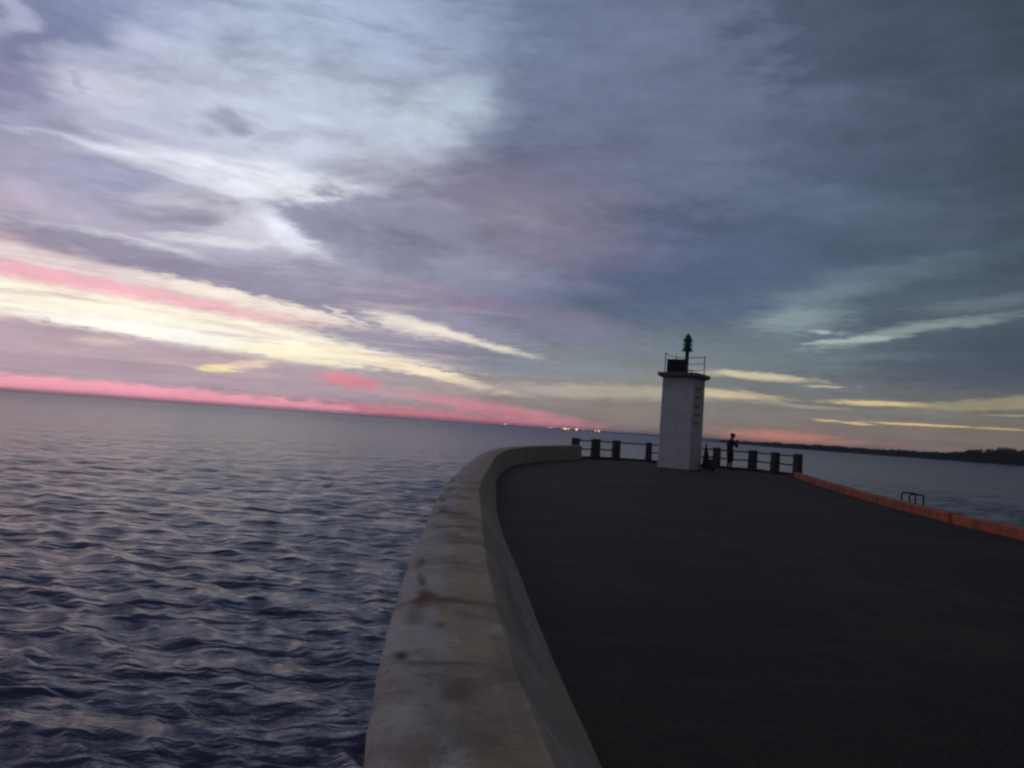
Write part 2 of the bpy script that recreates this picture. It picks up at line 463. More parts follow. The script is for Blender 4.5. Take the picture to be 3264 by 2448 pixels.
sun_d = bpy.data.lights.new('sun', 'SUN')
sun_d.energy = .05
sun_d.angle = R(40)
sun_d.color = (1.0, .62, .5)
sun = link(bpy.data.objects.new('sun', sun_d))
sd = Vector((math.sin(R(-42)) * math.cos(R(3)), math.cos(R(-42)) * math.cos(R(3)), math.sin(R(3))))
sun.rotation_euler = (-sd).to_track_quat('-Z', 'Y').to_euler()

# ------------------------------------------------------------------ materials
m_sea, t, p = material('sea_water')
co = t.n('ShaderNodeTexCoord').outputs['Object']
b1 = t.noise(t.mapping(co, rot=(0, 0, R(24)), scl=(.55, 1.5, 1)), 1.1, 4, .55)
b2 = t.noise(t.mapping(co, rot=(0, 0, R(10)), scl=(.7, 1.5, 1)), 5.0, 3, .6)
b0 = t.noise(t.mapping(co, rot=(0, 0, R(28)), scl=(.5, 1.5, 1)), .55, 3, .6)
nrm = t.bump(b1, .55, .35, t.bump(b0, .7, .8, t.bump(t.noise(t.mapping(co, rot=(0, 0, R(30)), scl=(.5, 1.6, 1)), .13, 3, .6), .6, 1.6)))
nrm = t.bump(b2, .6, .07, nrm)
nrm = t.bump(t.noise(co, 14.0, 3, .6), .4, .02, nrm)
t.set(p.inputs['Normal'], nrm)
p.inputs['Base Color'].default_value = (.070, .072, .130, 1)
ln_s = t.n('ShaderNodeVectorMath', operation='LENGTH'); t.set(ln_s.inputs[0], co)
t.set(p.inputs['Roughness'], t.rng(ln_s.outputs['Value'], 30, 500, .18, .26, smooth=False))      # waves too small to build, far out
p.inputs['IOR'].default_value = 1.333

m_wall, t, p = material('parapet_concrete')
uvn = t.n('ShaderNodeUVMap'); uvn.uv_map = 'UVMap'
uv = uvn.outputs[0]
co = t.n('ShaderNodeTexCoord').outputs['Object']
su = t.n('ShaderNodeSeparateXYZ'); t.set(su.inputs[0], uv)
u, v = su.outputs[0], su.outputs[1]
wob = t.math('MULTIPLY', t.math('SUBTRACT', t.noise(co, 1.3, 5, .6), .5), .35)
half = t.rng(t.math('ADD', u, wob), .40, .47)           # bleached sea side, browner land side
big = t.noise(co, 1.6, 6, .65)
c = t.mix(half, (.62, .52, .45, 1), (.56, .41, .26, 1))
c = t.mix(t.rng(big, .42, .66, 0, .8), c, (.29, .215, .14, 1))
c = t.mix(t.rng(t.noise(co, 7, 5, .7), .5, .75, 0, .6), c, (.54, .45, .33, 1))
c = t.mix(t.rng(t.noise(co, 3.4, 6, .7, dist=.6), .52, .66, 0, .75), c, (.66, .58, .49, 1))
c = t.mix(t.rng(t.noise(co, 4.1, 6, .72, dist=.8), .57, .70, 0, .75), c, (.20, .145, .095, 1))
c = t.mix(t.rng(t.noise(co, 26, 4, .7), .52, .8, 0, .55), c, (.09, .075, .06, 1))
c = t.mix(t.rng(u, .70, .73, 0, .55), c, (.33, .275, .24, 1))
# rust and lichen stains near the joints
for (uu, vv, ru, rv, cc, op) in [(.31,4.16,.10,.24,(.20,.07,.035),.9),(.28,3.8,.08,.35,(.22,.17,.13),.6),(.48,7.0,.22,.12,(.17,.12,.09),.6),(.48,5.2,.2,.05,(.2,.16,.12),.5),(.66,2.9,.06,1.2,(.24,.19,.13),.5),(.50,4.12,.26,.10,(.27,.105,.06),.75),(.28,4.6,.06,.25,(.09,.07,.06),.7),(.24,3.15,.05,.10,(.05,.045,.035),.9),(.42,3.6,.03,.05,(.10,.05,.04),.8),(.30,8.2,.12,.35,(.10,.08,.07),.7),(.45,8.0,.2,.18,(.13,.08,.06),.6),(.32,6.9,.12,.12,(.10,.08,.07),.7),(.28,10.6,.10,.5,(.11,.09,.08),.6),(.46,2.75,.1,.16,(.09,.08,.06),.6),(.35,6.3,.08,.7,(.42,.42,.43),.6),(.60,2.1,.12,.3,(.34,.25,.13),.5),(.36,3.06,.24,.04,(.15,.125,.10),.55),(.24,5.2,.05,.2,(.10,.085,.07),.7),(.24,9.3,.06,.3,(.09,.08,.07),.8),(.24,12.4,.07,.5,(.09,.08,.07),.7),(.5,2.6,.2,.5,(.22,.17,.11),.4),(.45,3.6,.06,.12,(.42,.41,.40),.5),(.80,5,.05,1.6,(.15,.13,.115),.5),(.3,2.05,.1,.15,(.14,.10,.07),.5)]:
    q = t.mapping(uv, (uu, vv, 0), (0, 0, 0), (ru, rv, 1), 'TEXTURE')
    wv = t.n('ShaderNodeVectorMath', operation='ADD'); t.set(wv.inputs[0], q)
    sc2 = t.n('ShaderNodeVectorMath', operation='MULTIPLY_ADD')
    t.set(sc2.inputs[0], t.noise(co, 5.0, 5, .65, out=1)); sc2.inputs[1].default_value = (1.8, 1.8, 0); sc2.inputs[2].default_value = (-.9, -.9, 0)
    t.set(wv.inputs[1], sc2.outputs[0])
    ln = t.n('ShaderNodeVectorMath', operation='LENGTH'); t.set(ln.inputs[0], wv.outputs[0])
    c = t.mix(t.rng(ln.outputs['Value'], .2, 1.1, op, 0), c, (*cc, 1))
t.set(p.inputs['Base Color'], c)
p.inputs['Roughness'].default_value = .9
p.inputs['Specular IOR Level'].default_value = .2
hb = t.math('ADD', t.noise(co, 9, 6, .65), t.math('MULTIPLY', t.noise(co, 60, 4, .6), .4))
t.set(p.inputs['Normal'], t.bump(hb, .35, .03))

m_deck, t, p = material('pier_asphalt')
co = t.n('ShaderNodeTexCoord').outputs['Object']
c = t.mix(t.rng(t.noise(co, .35, 5, .6), .38, .66), (.026, .016, .0095, 1), (.060, .038, .022, 1))
c = t.mix(t.rng(t.noise(co, 2.2, 6, .7), .46, .70, 0, .75), c, (.012, .0095, .009, 1))
c = t.mix(t.rng(t.noise(t.mapping(co, rot=(0, 0, R(14)), scl=(.5, 2.2, 1)), .9, 6, .7), .54, .70, 0, .6), c, (.085, .066, .052, 1))      # worn pale drag marks
c = t.mix(t.rng(t.noise(co, 38, 3, .75), .52, .68, 0, .75), c, (.125, .086, .056, 1))      # pale aggregate
c = t.mix(t.rng(t.noise(co, 17, 4, .75), .54, .68, 0, .7), c, (.010, .008, .007, 1))
t.set(p.inputs['Base Color'], c)
p.inputs['Roughness'].default_value = .76
p.inputs['Specular IOR Level'].default_value = .30
t.set(p.inputs['Normal'], t.bump(t.math('ADD', t.noise(co, 55, 5, .75), t.noise(co, 3, 3, .5)), .7, .03))

m_lh, t, p = material('lighthouse_paint')
co = t.n('ShaderNodeTexCoord').outputs['Object']
so_ = t.n('ShaderNodeSeparateXYZ'); t.set(so_.inputs[0], co)
c = t.mix(t.rng(t.noise(co, 1.4, 6, .65), .40, .70, 0, .7), (.84, .82, .80, 1), (.67, .65, .63, 1))
drip = t.noise(t.mapping(co, scl=(6, 6, .5)), 1.0, 5, .65)
c = t.mix(t.rng(drip, .52, .75, 0, .55), c, (.30, .27, .24, 1))
c = t.mix(t.math('MULTIPLY', t.rng(so_.outputs[2], 3.3, 4.2), .45), c, (.33, .27, .25, 1))      # darker and browner towards the cap
c = t.mix(t.math('MULTIPLY', t.rng(so_.outputs[0], .745, .765), t.rng(t.noise(co, 2.2, 5, .65), .35, .6, .25, .75)), c, (.58, .46, .35, 1))   # rust wash on the ladder face
t.set(p.inputs['Base Color'], c)
p.inputs['Roughness'].default_value = .75
t.set(p.inputs['Normal'], t.bump(t.noise(co, 30, 5, .6), .25, .02))

m_conc = rough_mat('old_concrete', (.20, .17, .15), (.09, .08, .075), 2.5)
m_post = rough_mat('post_concrete', (.12, .088, .075), (.06, .046, .042), 3.0)
m_slab = rough_mat('cap_concrete', (.30, .19, .18), (.15, .10, .095), 3.0)
m_rail = rough_mat('rail_iron', (.05, .055, .065), (.03, .022, .02), 8.0, .55, .1, metallic=.3)
m_rust = rough_mat('rusty_iron', (.16, .075, .04), (.06, .035, .025), 9.0, .8)
m_rung = rough_mat('weathered_rung_iron', (.46, .34, .22), (.28, .18, .11), 9.0, .8)
m_dark = rough_mat('dark_metal', (.035, .03, .03), (.02, .018, .018), 4.0, .6)
m_green = rough_mat('green_paint', (.05, .14, .115), (.03, .07, .06), 6.0, .45)
m_kerb = rough_mat('orange_kerb_paint', (.64, .15, .06), (.24, .08, .05), 2.6, .8, amount=.95)
m_joint_shade = rough_mat('joint_shade_red', (.25, .055, .03), (.14, .03, .02), 5.0, .8)  # dark red stands in for the shade inside the kerb gaps
m_redk = rough_mat('dull_red_kerb', (.12, .05, .045), (.06, .035, .03), 3.0, .85)
m_land = rough_mat('shore_ground', (.018, .018, .017), (.012, .013, .012), .05, .9, 0)
m_leaf = rough_mat('dusk_foliage', (.035, .045, .025), (.018, .026, .014), .25, .8, 0)
m_bark = rough_mat('bark', (.05, .035, .025), (.025, .02, .015), 3.0)
m_skin = rough_mat('skin', (.20, .115, .085), (.17, .10, .075), 8.0, .6, 0, amount=.3)
m_shirt = rough_mat('dark_red_cloth', (.075, .03, .032), (.05, .022, .025), 12.0, .9, .2, 90)
m_shorts = rough_mat('dark_cloth', (.03, .028, .034), (.02, .02, .024), 12.0, .9, .2, 90)
m_cap = rough_mat('cap_cloth', (.022, .022, .026), (.015, .015, .018), 12.0, .9, .2, 90)
m_canvas = rough_mat('dark_canvas', (.075, .055, .055), (.04, .032, .034), 5.0, .9, .3, 60)
m_bag = rough_mat('brown_canvas', (.15, .105, .08), (.09, .06, .05), 6.0, .9, .3, 60)
m_glass, t, p = material('lantern_glass')
p.inputs['Base Color'].default_value = (.05, .16, .11, 1)
p.inputs['Roughness'].default_value = .1
p.inputs['Transmission Weight'].default_value = .55


def lamp_mat(name, c, s):
    m = bpy.data.materials.new(name)
    m.use_nodes = True
    t = NT(m.node_tree)
    o = t.n('ShaderNodeOutputMaterial'); e = t.n('ShaderNodeEmission')
    e.inputs[0].default_value = (*c, 1); e.inputs[1].default_value = s
    t.nt.links.new(e.outputs[0], o.inputs[0])
    return m


# ------------------------------------------------------------------ sea: one sheet of real waves round the pier
az_f = np.arange(-78, 78.01, .17)
az_b = np.arange(84, 277, 6.0)
A = np.radians(np.r_[az_f, az_b])
rad = [1.2]
while rad[-1] < 420: rad.append(rad[-1] + max(.045, rad[-1] * .0064))
while rad[-1] < 60000: rad.append(rad[-1] * 1.25)
rad = np.array(rad)
nr, na = len(rad), len(A)
RR, AA = np.meshgrid(rad, A, indexing='ij')
PX, PY = RR * np.sin(AA), RR * np.cos(AA)
cell = np.maximum(np.gradient(rad)[:, None] * np.ones(na)[None], 0)
H = np.zeros_like(PX); DX = np.zeros_like(PX); DY = np.zeros_like(PX)
main = R(62)                                             # direction the chop runs in (from +X towards +Y)
for k in range(110):
    lam = .26 * (2.7 / .26) ** (rng.random() ** 1.05)
    th = main + rng.normal(0, .55)
    kx, ky = math.cos(th) * 2 * math.pi / lam, math.sin(th) * 2 * math.pi / lam
    amp = .0057 * lam ** .58 * (.6 + .8 * rng.random())
    ph = rng.random() * 6.283
    fade = np.clip((lam / cell - 2.2) / 2.5, 0, 1)
    arg = kx * PX + ky * PY + ph
    H += amp * fade * np.cos(arg)
    s = .6 * amp * fade * np.sin(arg)
    DX -= s * math.cos(th); DY -= s * math.sin(th)
calm = np.clip((460 - RR) / 200, 0, 1)
H *= calm; DX *= calm; DY *= calm
V = np.stack([PX + DX, PY + DY, SEA + H], -1).reshape(-1, 3)
ii, jj = np.meshgrid(np.arange(nr - 1), np.arange(na), indexing='ij')
j2 = (jj + 1) % na
F = np.stack([ii * na + jj, (ii + 1) * na + jj, (ii + 1) * na + j2, ii * na + j2], -1).reshape(-1, 4)
me = bpy.data.meshes.new('sea')
me.vertices.add(len(V)); me.vertices.foreach_set('co', V.astype(np.float32).ravel())
me.loops.add(F.size); me.loops.foreach_set('vertex_index', F[:, ::-1].ravel().astype(np.int32))
me.polygons.add(len(F)); me.polygons.foreach_set('loop_start', np.arange(0, F.size, 4, dtype=np.int32))
me.polygons.foreach_set('use_smooth', np.ones(len(F), bool))
me.update(calc_edges=True)
me.materials.append(m_sea)
tag(link(bpy.data.objects.new('sea', me)), kind='structure')

# ------------------------------------------------------------------ pier: deck, parapet wall, kerb
OUTER = [(4.2, -40), (2.2, -20), (.95, -9), (.33, -3), (-.05, 0), (-.30, 2.14), (-.44, 3.44), (-.58, 5.5), (-.70, 8.1), (-.82, 10.75), (-.86, 13.5), (-.84, 17.2),
         (-.74, 24.0), (-.2, 30.2), (1.0, 35.2), (2.1, 38.3), (3.2, 40.9)]
outer, so = curve_pts(OUTER, .12)
tan = np.gradient(outer, axis=0); tan /= np.linalg.norm(tan, axis=1)[:, None]
nor = np.stack([tan[:, 1], -tan[:, 0]], 1)               # towards the deck
topz = np.interp(outer[:, 1], [-40, 20, 41], [.55, .56, .68])
foot = np.interp(outer[:, 1], [-40, 4, 8, 11, 14, 20, 30, 41], [.49, .47, .42, .36, .26, .11, .05, .04])
bm = bmesh.new()
uvl = bm.loops.layers.uv.new('UVMap')
W_ = .50
rows = []
notch = 0.0
v0 = so[np.argmin(abs(outer[:, 1]))]
for i in range(len(outer)):
    z = topz[i]
    j = lambda s: (random.random() - .5) * s
    chip = .014 + max(0, random.gauss(0, .016))
    if random.random() < .05: notch = random.uniform(.02, .05)
    notch *= .55
    prof = [(-.02, -4.5, 0), (-.015 + j(.01), z - .06 - notch, .16), (notch * .6 + j(.016), z - .02 - notch, .18), (.03 + chip + notch, z - notch * .3 + j(.008), .21), (.13, z + .006 + j(.005), .33),
            (.25, z + .010 + j(.005), .45), (.37, z + .006 + j(.005), .57), (W_ - .014, z + .001 + j(.004), .69), (W_ + j(.008), z - .014, .712),
            (W_ + foot[i] * .55, z * .47, .86), (W_ + foot[i], -.02, 1.0)]
    rows.append([(bm.verts.new((outer[i, 0] + nor[i, 0] * d, outer[i, 1] + nor[i, 1] * d, h)), u_) for d, h, u_ in prof])
for i in range(len(rows) - 1):
    for k in range(len(rows[0]) - 1):
        q = [(rows[i][k], i), (rows[i][k + 1], i), (rows[i + 1][k + 1], i + 1), (rows[i + 1][k], i + 1)]
        f = bm.faces.new([a[0][0] for a in q])
        f.smooth = True
        if k in (1, 2, 7, 8):
            for ed in f.edges:
                if {v_ for v_ in ed.verts} == {rows[i][k][0], rows[i + 1][k][0]}: ed.smooth = False
        for lp, ((_, u_), ri) in zip(f.loops, q):
            lp[uvl].uv = (u_, so[ri] - v0)
bm.faces.new([r[0] for r in rows[-1]]); bm.faces.new([r[0] for r in rows[0]][::-1])
wall = finish('parapet_wall', bm, m_wall)
tag(wall, 'weathered concrete parapet wall with rust stains curving along the seaward edge of the pier', 'wall')
KERB = [(9.2, -40), (9.22, 0), (9.3, 8), (9.5, 15), (9.75, 18.6), (10.25, 22.7), (10.98, 27.0), (11.9, 31.8), (13.15, 37.6)]
POSTS = [(3.39, 41.2), (4.57, 42.7), (5.73, 43.4), (7.49, 43.6), (9.21, 43.1), (10.7, 42.0), (12.25, 41.0), (12.95, 39.7), (13.55, 38.3)]
kerb, ks = curve_pts(KERB, .25)
ktan = np.gradient(kerb, axis=0); ktan /= np.linalg.norm(ktan, axis=1)[:, None]
knor = np.stack([ktan[:, 1], -ktan[:, 0]], 1)            # away from the deck
head, hs = curve_pts(POSTS, .25)
htan = np.gradient(head, axis=0); htan /= np.linalg.norm(htan, axis=1)[:, None]
hout = np.stack([-htan[:, 1], htan[:, 0]], 1)

bm = bmesh.new()
ring = [tuple(outer[i] + nor[i] * .02) for i in range(0, len(outer), 4)] + [tuple(head[i] + hout[i] * .32) for i in range(0, len(head), 2)] + \
       [tuple(kerb[i] + knor[i] * .34) for i in range(len(kerb) - 1, -1, -2)]
tv = [bm.verts.new((x, y, 0)) for x, y in ring]; bv = [bm.verts.new((x, y, -6)) for x, y in ring]
bm.faces.new(tv)
n = len(ring)
for i in range(n):
    f = bm.faces.new((tv[i], bv[i], bv[(i + 1) % n], tv[(i + 1) % n]))
    f.material_index = 1
bmesh.ops.triangulate(bm, faces=[f for f in bm.faces if len(f.verts) > 4])
deck = finish('pier_deck', bm, m_deck)
deck.data.materials.append(m_conc)
tag(deck, kind='structure')


def strip(name, pts, nr_, w, h, mat, parent=None, off=0.0, jit=.0, z0=-.02):
    bm = bmesh.new()
    rows = []
    for p_, n_ in zip(pts, nr_):
        jj_ = (random.random() - .5) * jit
        pr = [(off, z0), (off + .004, h - .02 + jj_), (off + .022, h + jj_), (off + w - .03, h + jj_), (off + w, h - .03 + jj_), (off + w, z0)]
        rows.append([bm.verts.new((p_[0] + n_[0] * d, p_[1] + n_[1] * d, z)) for d, z in pr])
    for a, b in zip(rows, rows[1:]):
        for k in range(len(a) - 1): bm.faces.new((a[k], a[k + 1], b[k + 1], b[k]))
    bm.faces.new(rows[0][::-1]); bm.faces.new(rows[-1])
    return finish(name, bm, mat, parent)


kb = strip('kerb', kerb, knor, .30, .195, m_kerb, jit=.012)
tag(kb, 'low orange painted concrete kerb along the harbour side of the pier', 'kerb')
for yj in (12.4, 17.75, 22.6, 27.6, 33.0):  # thin strips coloured dark as the shadowed recess at each kerb joint
    i = int(np.argmin(abs(kerb[:, 1] - yj)))
    c0 = np.array([kerb[i] - ktan[i] * .07, kerb[i] + ktan[i] * .07])
    j = strip('joint_shade', c0, [knor[i], knor[i]], .31, .204, m_joint_shade, kb, off=-.006)
    j['label'] = 'dark red strip painted as the shade in a joint of the orange kerb'
hk = strip('kerb', head, hout, .16, .12, m_redk, off=.08, jit=.01)
tag(hk, 'dull red low kerb round the pier head under the post and rail fence', 'kerb')

# ------------------------------------------------------------------ fence round the pier head
fence = empty('pier_fence', (7.5, 43.6, 0))
tag(fence, 'fence of square concrete posts with two iron rails round the pier head', 'fence')
inv = Vector((-7.5, -43.6, 0))
for i, (x, y) in enumerate(POSTS):
    bm = bmesh.new()
    a = math.atan2(hout[np.argmin(np.hypot(head[:, 0] - x, head[:, 1] - y))][1], hout[np.argmin(np.hypot(head[:, 0] - x, head[:, 1] - y))][0])
    wd = .345 + random.uniform(-.015, .03)
    box(bm, Vector((x, y, .515)) + inv, (wd, wd, 1.05), a, .93)
    finish('post', bm, m_post, fence, bevel=.02)
for i in range(len(POSTS) - 1):
    a, b = Vector((*POSTS[i], 0)), Vector((*POSTS[i + 1], 0))
    d = (b - a).normalized()
    for z in (.93, .52):
        if z < .6 and i == 2: continue                   # the lower rail is missing here
        bm = bmesh.new()
        p0, p1 = a + d * .19 + inv, b - d * .19 + inv
        sag = -.012 if z > .6 else -.03
        tube(bm, [p0 + Vector((0, 0, z)), (p0 + p1) / 2 + Vector((0, 0, z + sag)), p1 + Vector((0, 0, z))], .034, 8)
        finish('rail', bm, m_rail, fence, smooth=True)

# ------------------------------------------------------------------ lighthouse
LX, LY = 7.98, 38.05
th = math.atan2(LX, LY)                                   # direction from which it is seen
LR = -th - R(20)
lh = empty('lighthouse', (LX, LY, 0), LR + R(0))
tag(lh, 'square white harbour lighthouse with a green lantern on the pier head', 'lighthouse')
S0 = 1.55
bm = bmesh.new()
nz = 14
rows = []
for k in range(nz + 1):
    z = -.02 + (4.17) * k / nz
    s = S0 * (1 - .018 * k / nz) / 2
    b = .03
    rows.append([bm.verts.new((x, y, z)) for x, y in ((-s + b, -s), (s - b, -s), (s, -s + b), (s, s - b), (s - b, s), (-s + b, s), (-s, s - b), (-s, -s + b))])
for a, b in zip(rows, rows[1:]):
    for k in range(8): bm.faces.new((a[k], a[(k + 1) % 8], b[(k + 1) % 8], b[k]))
bm.faces.new(rows[0][::-1]); bm.faces.new(rows[-1])
finish('tower', bm, m_lh, lh)
bm = bmesh.new()
for z0, z1, s0, s1 in ((4.15, 4.21, 1.62, 1.80), (4.21, 4.38, 1.87, 1.89)):
    q = [[bm.verts.new((sx * s / 2, sy * s / 2, z)) for sx, sy in ((-1, -1), (1, -1), (1, 1), (-1, 1))] for z, s in ((z0, s0), (z1, s1))]
    for k in range(4): bm.faces.new((q[0][k], q[0][(k + 1) % 4], q[1][(k + 1) % 4], q[1][k]))
    bm.faces.new(q[0][::-1]); bm.faces.new(q[1])
finish('cap_slab', bm, m_slab, lh, bevel=.012)
T = 4.38


def lat(l, d=0.0, z=0.0):
    """point given by its sideways and depth offset as seen from the pier, in lighthouse axes"""
    v = Vector((math.cos(th) * l + math.sin(th) * d, -math.sin(th) * l + math.cos(th) * d, z))
    v = Matrix.Rotation(-LR, 3, 'Z') @ v
    return v


hut = finish('roof_hatch_box', (lambda b: (box(b, (0, 0, .30), (.84, .5, .60)), b)[1])(bmesh.new()), m_dark, lh, bevel=.015)
hut.location = Vector((-.21, -.42, T - .004))
bm = bmesh.new(); box(bm, (0, 0, .612), (.90, .56, .03)); lid = finish('lid', bm, m_dark, hut, bevel=.006)
rl = empty('railing', (0, 0, T)); rl.parent = lh
hsz = .70
cor = [(-hsz, -hsz), (-hsz, hsz), (hsz, hsz), (hsz, -hsz)]
for i, (x, y) in enumerate(cor):
    bm = bmesh.new()
    tube(bm, [(x, y, -.01), (x, y, .94 - (.0 if i != 3 else .02))], .022, 8)
    if i != 3: finish('rail_post', bm, m_rail, rl, smooth=True)
    else: bm.free()
for z in (.86, .56, .26):
    for i in range(3):
        if i == 2: continue
        a, b = cor[i], cor[i + 1]
        if z < .6 and i == 0: continue
        bm = bmesh.new()
        tube(bm, [(*a, z), ((a[0] + b[0]) / 2, (a[1] + b[1]) / 2, z - .03), (*b, z - .005)], .015, 6)
        finish('rail', bm, m_rail, rl, smooth=True)
bm = bmesh.new()
pb = lat(.30, .1, T); tube(bm, [pb, pb + Vector((0, 0, .17))], .02, 6)
pa, pc = lat(.14, .1, T + .20), lat(.42, .1, T + .19)
tube(bm, [pa, pc], .022, 6)
finish('vent_pipe', bm, m_rail, lh, smooth=True)
mast = lat(.07, -.02, T)
bm = bmesh.new()
tube(bm, [mast - Vector((0, 0, .01)), mast + Vector((0, 0, 1.08))], .086, 14)
box(bm, mast + Vector((0, 0, .02)), (.26, .26, .04))
finish('mast', bm, m_rust, lh, smooth=False)
ln_ = empty('lantern', mast + Vector((0, 0, 1.07))); ln_.parent = lh; ln_.scale = (1.28, 1.28, 1.0)
bm = bmesh.new(); lathe(bm, [(.08, 0), (.205, .0), (.21, .035), (.15, .05), (.165, .10), (.17, .13), (.12, .14)], 20); finish('lantern_base', bm, m_green, ln_, smooth=False)
bm = bmesh.new(); lathe(bm, [(.105, .135), (.115, .2), (.115, .47), (.10, .50)], 20); finish('lens', bm, m_glass, ln_, smooth=True)
for z in (.30, .49):
    bm = bmesh.new(); lathe(bm, [(.10, z - .012), (.172, z - .012), (.178, z), (.172, z + .012), (.10, z + .012)], 20); finish('flange', bm, m_green, ln_)
for k in range(5):
    a = 2 * math.pi * k / 5 + .6
    bm = bmesh.new(); tube(bm, [(.15 * math.cos(a), .15 * math.sin(a), .13), (.15 * math.cos(a), .15 * math.sin(a), .50)], .012, 6); finish('guard_rod', bm, m_green, ln_, smooth=True)
bm = bmesh.new(); lathe(bm, [(.17, .50), (.165, .52), (.135, .60), (.11, .66), (.085, .72), (.09, .735), (.06, .75), (.045, .79), (.02, .81), (.012, .88)], 20); finish('dome_cap', bm, m_green, ln_, smooth=False)
for k in range(5):                                        # iron staple rungs on the harbour face
    z = 2.15 + .39 * k
    s = S0 / 2 - .004
    bm = bmesh.new()
    tube(bm, [(s - .02, -.46, z), (s + .10, -.46, z), (s + .10, .02, z), (s - .02, .02, z)], .026, 8)
    finish('ladder_rung', bm, m_rung, lh)
    for yy, hh in ((-.46, random.uniform(.10, .2)), (.02, random.uniform(.1, .22))):
        bm = bmesh.new()
        box(bm, (s + .002, yy + random.uniform(-.01, .01), z - hh / 2 + .03), (.008, random.uniform(.09, .16), hh))
        finish('anchor_plate', bm, m_rung, lh)

# ------------------------------------------------------------------ things at the lighthouse foot
bw = Vector((9.22, 38.0, 0))
fb = empty('folded_canvas', bw)
tag(fb, 'dark folded canvas parasol standing upright against the lighthouse wall', 'parasol')
bm = bmesh.new()
rows = []
for k in range(9):
    z = .08 + 1.12 * k / 8
    r = .155 * (1 - (k / 8) ** 1.15) + .018
    rows.append([bm.verts.new((r * (1 + (.22 if m % 2 else -.1)) * math.cos(m * math.pi / 8) - .05 * k / 8, r * (1 + (.22 if m % 2 else -.1)) * math.sin(m * math.pi / 8), z)) for m in range(16)])
for a, b in zip(rows, rows[1:]):
    for k in range(16): bm.faces.new((a[k], a[(k + 1) % 16], b[(k + 1) % 16], b[k]))
bm.faces.new(rows[0][::-1]); bm.faces.new(rows[-1])
finish('canopy', bm, m_canvas, fb)
bm = bmesh.new(); tube(bm, [(.01, 0, 0), (-.05, 0, 1.27)], .017, 8); finish('pole', bm, m_dark, fb, smooth=True)
bm = bmesh.new(); tube(bm, [(0, 0, .52), (-.003, 0, .56)], .125, 14); finish('strap', bm, m_dark, fb)

bg_ = empty('shoulder_bag', (9.62, 38.6, 0))
tag(bg_, 'small brown bag on the ground between the folded parasol and a fence post', 'bag')
bm = bmesh.new()
rows = []
for k in range(8):
    z = .0 + .5 * k / 7
    sx = .15 * (1 + .12 * math.sin(k / 7 * math.pi)) * (1 if k < 6 else .8 - .2 * (k - 6))
    rows.append([bm.verts.new((sx * (abs(math.cos(a)) ** .6) * math.copysign(1, math.cos(a)), .10 * (abs(math.sin(a)) ** .6) * math.copysign(1, math.sin(a)), z)) for a in [m * math.pi / 8 for m in range(16)]])
for a, b in zip(rows, rows[1:]):
    for k in range(16): bm.faces.new((a[k], a[(k + 1) % 16], b[(k + 1) % 16], b[k]))
bm.faces.new(rows[0][::-1]); bm.faces.new(rows[-1])
finish('bag_body', bm, m_bag, bg_, smooth=True)
bm = bmesh.new(); box(bm, (0, -.115, .20), (.2, .04, .2)); finish('pocket', bm, m_bag, bg_, bevel=.015)
bm = bmesh.new(); tube(bm, [(-.07, 0, .47), (-.06, 0, .60), (0, 0, .66), (.06, 0, .60), (.07, 0, .47)], .012, 6); finish('handle', bm, m_dark, bg_, smooth=True)


# ------------------------------------------------------------------ the person by the rail
def skin(name, verts, edges, mat, parent, sub=2):
    me = bpy.data.meshes.new(name)
    me.from_pydata([v[:3] for v in verts], edges, [])
    me.materials.append(mat)
    o = link(bpy.data.objects.new(name, me), parent)
    o.modifiers.new('Skin', 'SKIN').use_smooth_shade = True
    for i, v in enumerate(verts):
        sv = me.skin_vertices[0].data[i]
        rx = v[3]; ry = v[4] if len(v) > 4 else v[3]
        sv.radius = (rx, ry)
        sv.use_root = (i == 0)
    s = o.modifiers.new('Subdivision', 'SUBSURF'); s.levels = sub; s.render_levels = sub
    return o


# local axes: +x the way the person faces, +y their left, z up
pe = empty('person', (11.12, 41.0, 0), R(24))
tag(pe, 'person in a cap and dark clothes standing at the rail with both forearms raised', 'person')
b = []; e = []


def add(v, to=None):
    b.append(v)
    if to is not None: e.append((to, len(b) - 1))
    return len(b) - 1


pel = add((-.02, 0, .95, .14, .12))
spn = add((-.03, 0, 1.14, .125, .105), pel)
che = add((-.03, 0, 1.34, .15, .115), spn)
nek = add((.02, 0, 1.50, .062, .062), che)
hd0 = add((.080, 0, 1.585, .086, .080), nek)
hd1 = add((.105, 0, 1.67, .122, .104), hd0)
hd2 = add((.10, 0, 1.735, .10, .092), hd1)
for s in (-1, 1):
    hip = add((-.01, s * .095, .88, .10, .09), pel)
    kn = add((.03 if s > 0 else .0, s * .11, .49, .062), hip)
    clf = add((-.015 if s > 0 else -.03, s * .115, .34, .072), kn)
    an = add((-.02 if s > 0 else -.05, s * .12, .09, .04), clf)
    hl = add((.03 if s > 0 else .0, s * .125, .045, .042, .04), an)
    add((.19 if s > 0 else .15, s * .15, .035, .03, .04), hl)
    sh = add((-.01, s * .185, 1.40, .062), che)
    eb = add((.20, s * .21, 1.17, .044), sh)
    wr = add((.335, s * .075, 1.36, .028), eb)
    pm = add((.36, s * .055, 1.41, .022, .034), wr)
    # five fingers, curled round the little object
    for q, (oy, ln2) in enumerate(((.030, .070), (.012, .082), (-.006, .078), (-.022, .062))):
        f0 = add((.372 + .004 * q, s * (.055 + oy), 1.445, .009), pm)
        f1 = add((.392, s * (.050 + oy * .9), 1.445 + ln2 * .42, .0085), f0)
        add((.412, s * (.036 + oy * .8), 1.445 + ln2 * .62, .0075), f1)
    t0 = add((.345, s * .030, 1.425, .010), pm)
    add((.362, s * .012, 1.455, .0085), t0)
skin('body', b, e, m_skin, pe)
